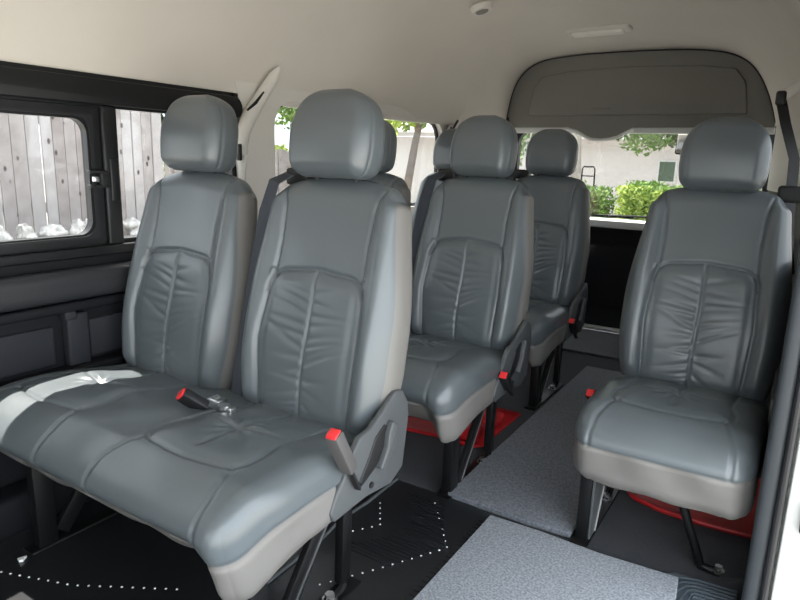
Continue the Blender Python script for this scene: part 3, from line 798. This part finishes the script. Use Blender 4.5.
tree((-7.6, 5.6, GZ), 'dark leafy tree behind the low brown fence', [(0, 0, 0), (.05, 0, 1.2), (.0, .1, 2.2)], [(.2, -.1, 2.9, .9, .9, .7), (-.3, .7, 2.7, .9, .8, .8), (.1, .9, 3.3, .8, .9, .6), (-.2, -1.1, 2.5, .6, .5, .7)], 'dark', 9000, .085, 1)
sh = empty('shrub', (-6.9, 6.0, GZ)); tag(sh, 'bright green shrub above the low brown fence in the second side window', 'shrub')
leafcloud('foliage', LEAFS['bright'], sh, [(0, 0, 1.45, .45, .8, .42), (0, -1.35, 1.35, .4, .5, .5), (0, 1.2, 1.4, .4, .7, .4)], 3500, .06, 2); MB().tube([(0, 0, 0), (0, 0, .6), (.05, .05, 1.4)], .03).build('stem', BARK, sh)
tree((-5.35, 8.55, GZ), 'slim dark leaning tree with bright thin leaves beyond the second side window', [(0, 0, 0), (.12, 0, 1.0), (.26, 0, 1.8), (.45, .1, 2.9)], [(-.2, 0, 2.35, .7, .6, .35), (.7, .1, 2.45, .7, .7, .35), (.3, .5, 2.9, 1.0, .8, .5), (-.9, .5, 2.2, .5, .6, .5)], 'bright', 2300, .07, 3, rad=.085)
tree((-9.8, 13.0, GZ), 'tall leafy tree farther back behind the leaning one', [(0, 0, 0), (0, 0, 1.4), (0, 0, 2.4)], [(0, 0, 3.2, 1.6, 1.6, 1.0), (1.4, .3, 3.0, 1.2, 1.0, .8), (-1.6, .3, 3.0, 1.2, 1.0, .8)], 'mid', 5000, .10, 4)
tree((-2.97, 9.8, GZ), 'pale-barked tree standing just outside the rear window', [(0, 0, 0), (.02, 0, 1.2), (-.05, 0, 2.3), (-.12, 0, 3.0)], [(-.9, 0, 2.25, .5, .5, .45), (.45, .3, 2.15, .30, .4, .22), (.92, .2, 2.08, .42, .4, .36), (.2, .2, 2.3, .3, .4, .2), (-1.25, .2, 1.8, .35, .5, .4), (1.5, .1, 2.35, .4, .4, .3), (-.1, .4, 2.9, 1.5, 1.0, .5)], 'mid', 8000, .05, 5, PALEBARK, .11)
tree((-.75, 13.0, GZ), 'broad dark tree reaching over the top right of the rear window', [(0, 0, 0), (0, 0, 1.6), (-.2, 0, 2.6)], [(-1.5, 0, 2.35, .7, .6, .40), (-.5, .2, 2.45, .9, .9, .55), (.6, 0, 2.7, .8, .8, .6), (-2.3, .4, 2.75, .7, .8, .45), (0, .4, 3.6, 1.6, 1.2, .6)], 'dark', 9000, .075, 6)
def hedge(loc, hx, hy, hz, leafs, label, seed):
    root = empty('hedge', loc); tag(root, label, 'hedge', None)
    cells = int(max(2, hx/.25)); bl = [(-hx+hx/cells*(2*i+1), 0, hz, hx/cells*1.0, hy, hz*random.Random(seed+i).uniform(.94, 1.05)) for i in range(cells)]
    leafcloud('foliage', LEAFS[leafs[0]], root, bl, 14000, .030, seed, True)
    if len(leafs) > 1: leafcloud('young_leaves', LEAFS[leafs[1]], root, [(b[0]+.1, b[1]-.04, b[2]+.06, b[3], b[4], b[5]) for b in bl], 8000, .028, seed+50, True)
hedge((-2.55, 8.35, GZ), .42, .33, .64, ['grey', 'mid'], 'greyish clipped hedge at the left of the rear window view', 20)
hedge((-1.56, 8.35, GZ), .36, .33, .67, ['bright', 'mid'], 'bright yellow-green clipped hedge in the middle of the rear window view', 30)
hedge((-.50, 8.4, GZ), .52, .33, .68, ['mid', 'grey'], 'dull green clipped hedge at the right end of the row', 40)

WHITEWALL = mat('house_wall_white', (.70, .66, .64), .8, .2)
ROOFM = mat('house_roof', (.55, .50, .47), .8, .2)
GL = mat('house_window', (.10, .14, .10), .15, .5)
hs = empty('house', (-3.5, 17, GZ)); tag(hs, 'low white house beyond the hedge behind the van', 'house')
MB().box(-9, 9, 0, 5, 0, 2.25).build('wall', WHITEWALL, hs)
MB().prism([(-9.4, -.5, 2.25), (9.4, -.5, 2.25), (9.4, 2.5, 3.3), (-9.4, 2.5, 3.3)], (0, 0, .12)).build('roof', ROOFM, hs)
for xx in (-2.6, .62, 3.6):
    f = MB().box(xx-.22, xx+.22, -.04, .02, 1.20, 1.75, .01).build('window_frame', LIGHTTRIM, hs)
    MB().box(xx-.18, xx+.18, -.05, -.035, 1.24, 1.71).build('window_glass', GL, f)
cr_ = empty('hand_cart', (-2.63, 9.3, GZ)); tag(cr_, 'dark metal frame of a cart handle standing behind the hedge', 'cart')
MB().tube([(-.09, 0, 0), (-.09, 0, 1.52), (-.07, 0, 1.55), (.07, 0, 1.55), (.09, 0, 1.52), (.12, 0, 0)], .011, 8, up=(0, 1, 0)).tube([(-.09, 0, 1.42), (.09, 0, 1.42)], .008, 8).build('handle_frame', BLACK, cr_)
MB().box(-.16, .18, -.02, .28, 0, .05, .01).build('platform', BLACK, cr_)

# ------------------------------------------------------------------ light
w = bpy.data.worlds.new('sky'); S.world = w; w.use_nodes = True
bg = w.node_tree.nodes['Background']; bg.inputs[0].default_value = (.86, .94, 1.0, 1); bg.inputs[1].default_value = 1.85
sun = bpy.data.lights.new('sun', 'SUN'); sun.energy = 12; sun.angle = R(.6); sun.color = (1, .95, .87)
so = bpy.data.objects.new('sun', sun); COL.objects.link(so)
sd = Vector((-.44, .06, 1)).normalized()      # towards the sun
so.rotation_euler = sd.to_track_quat('Z', 'Y').to_euler()

# ------------------------------------------------------------------ camera
def nz(v): v = Vector(v); return v.normalized()
f = 635
Yc = nz((405, 128, -f)); Xc = nz((1050, -173, f)); Zc = Xc.cross(Yc).normalized(); Xc = Yc.cross(Zc).normalized()
M = Matrix(((Xc[0], Xc[1], Xc[2]), (Yc[0], Yc[1], Yc[2]), (Zc[0], Zc[1], Zc[2]))).to_4x4()
cam = bpy.data.cameras.new('camera'); cam.lens = 36*f/800; cam.sensor_width = 36; cam.clip_start = .02
co = bpy.data.objects.new('camera', cam); COL.objects.link(co)
M.translation = (0, 0, .95); co.matrix_world = M
S.camera = co
S.view_settings.view_transform = 'Standard'; S.view_settings.look = 'None'; S.view_settings.gamma = 1; S.view_settings.use_curve_mapping = False
S.view_settings.exposure = 1.68
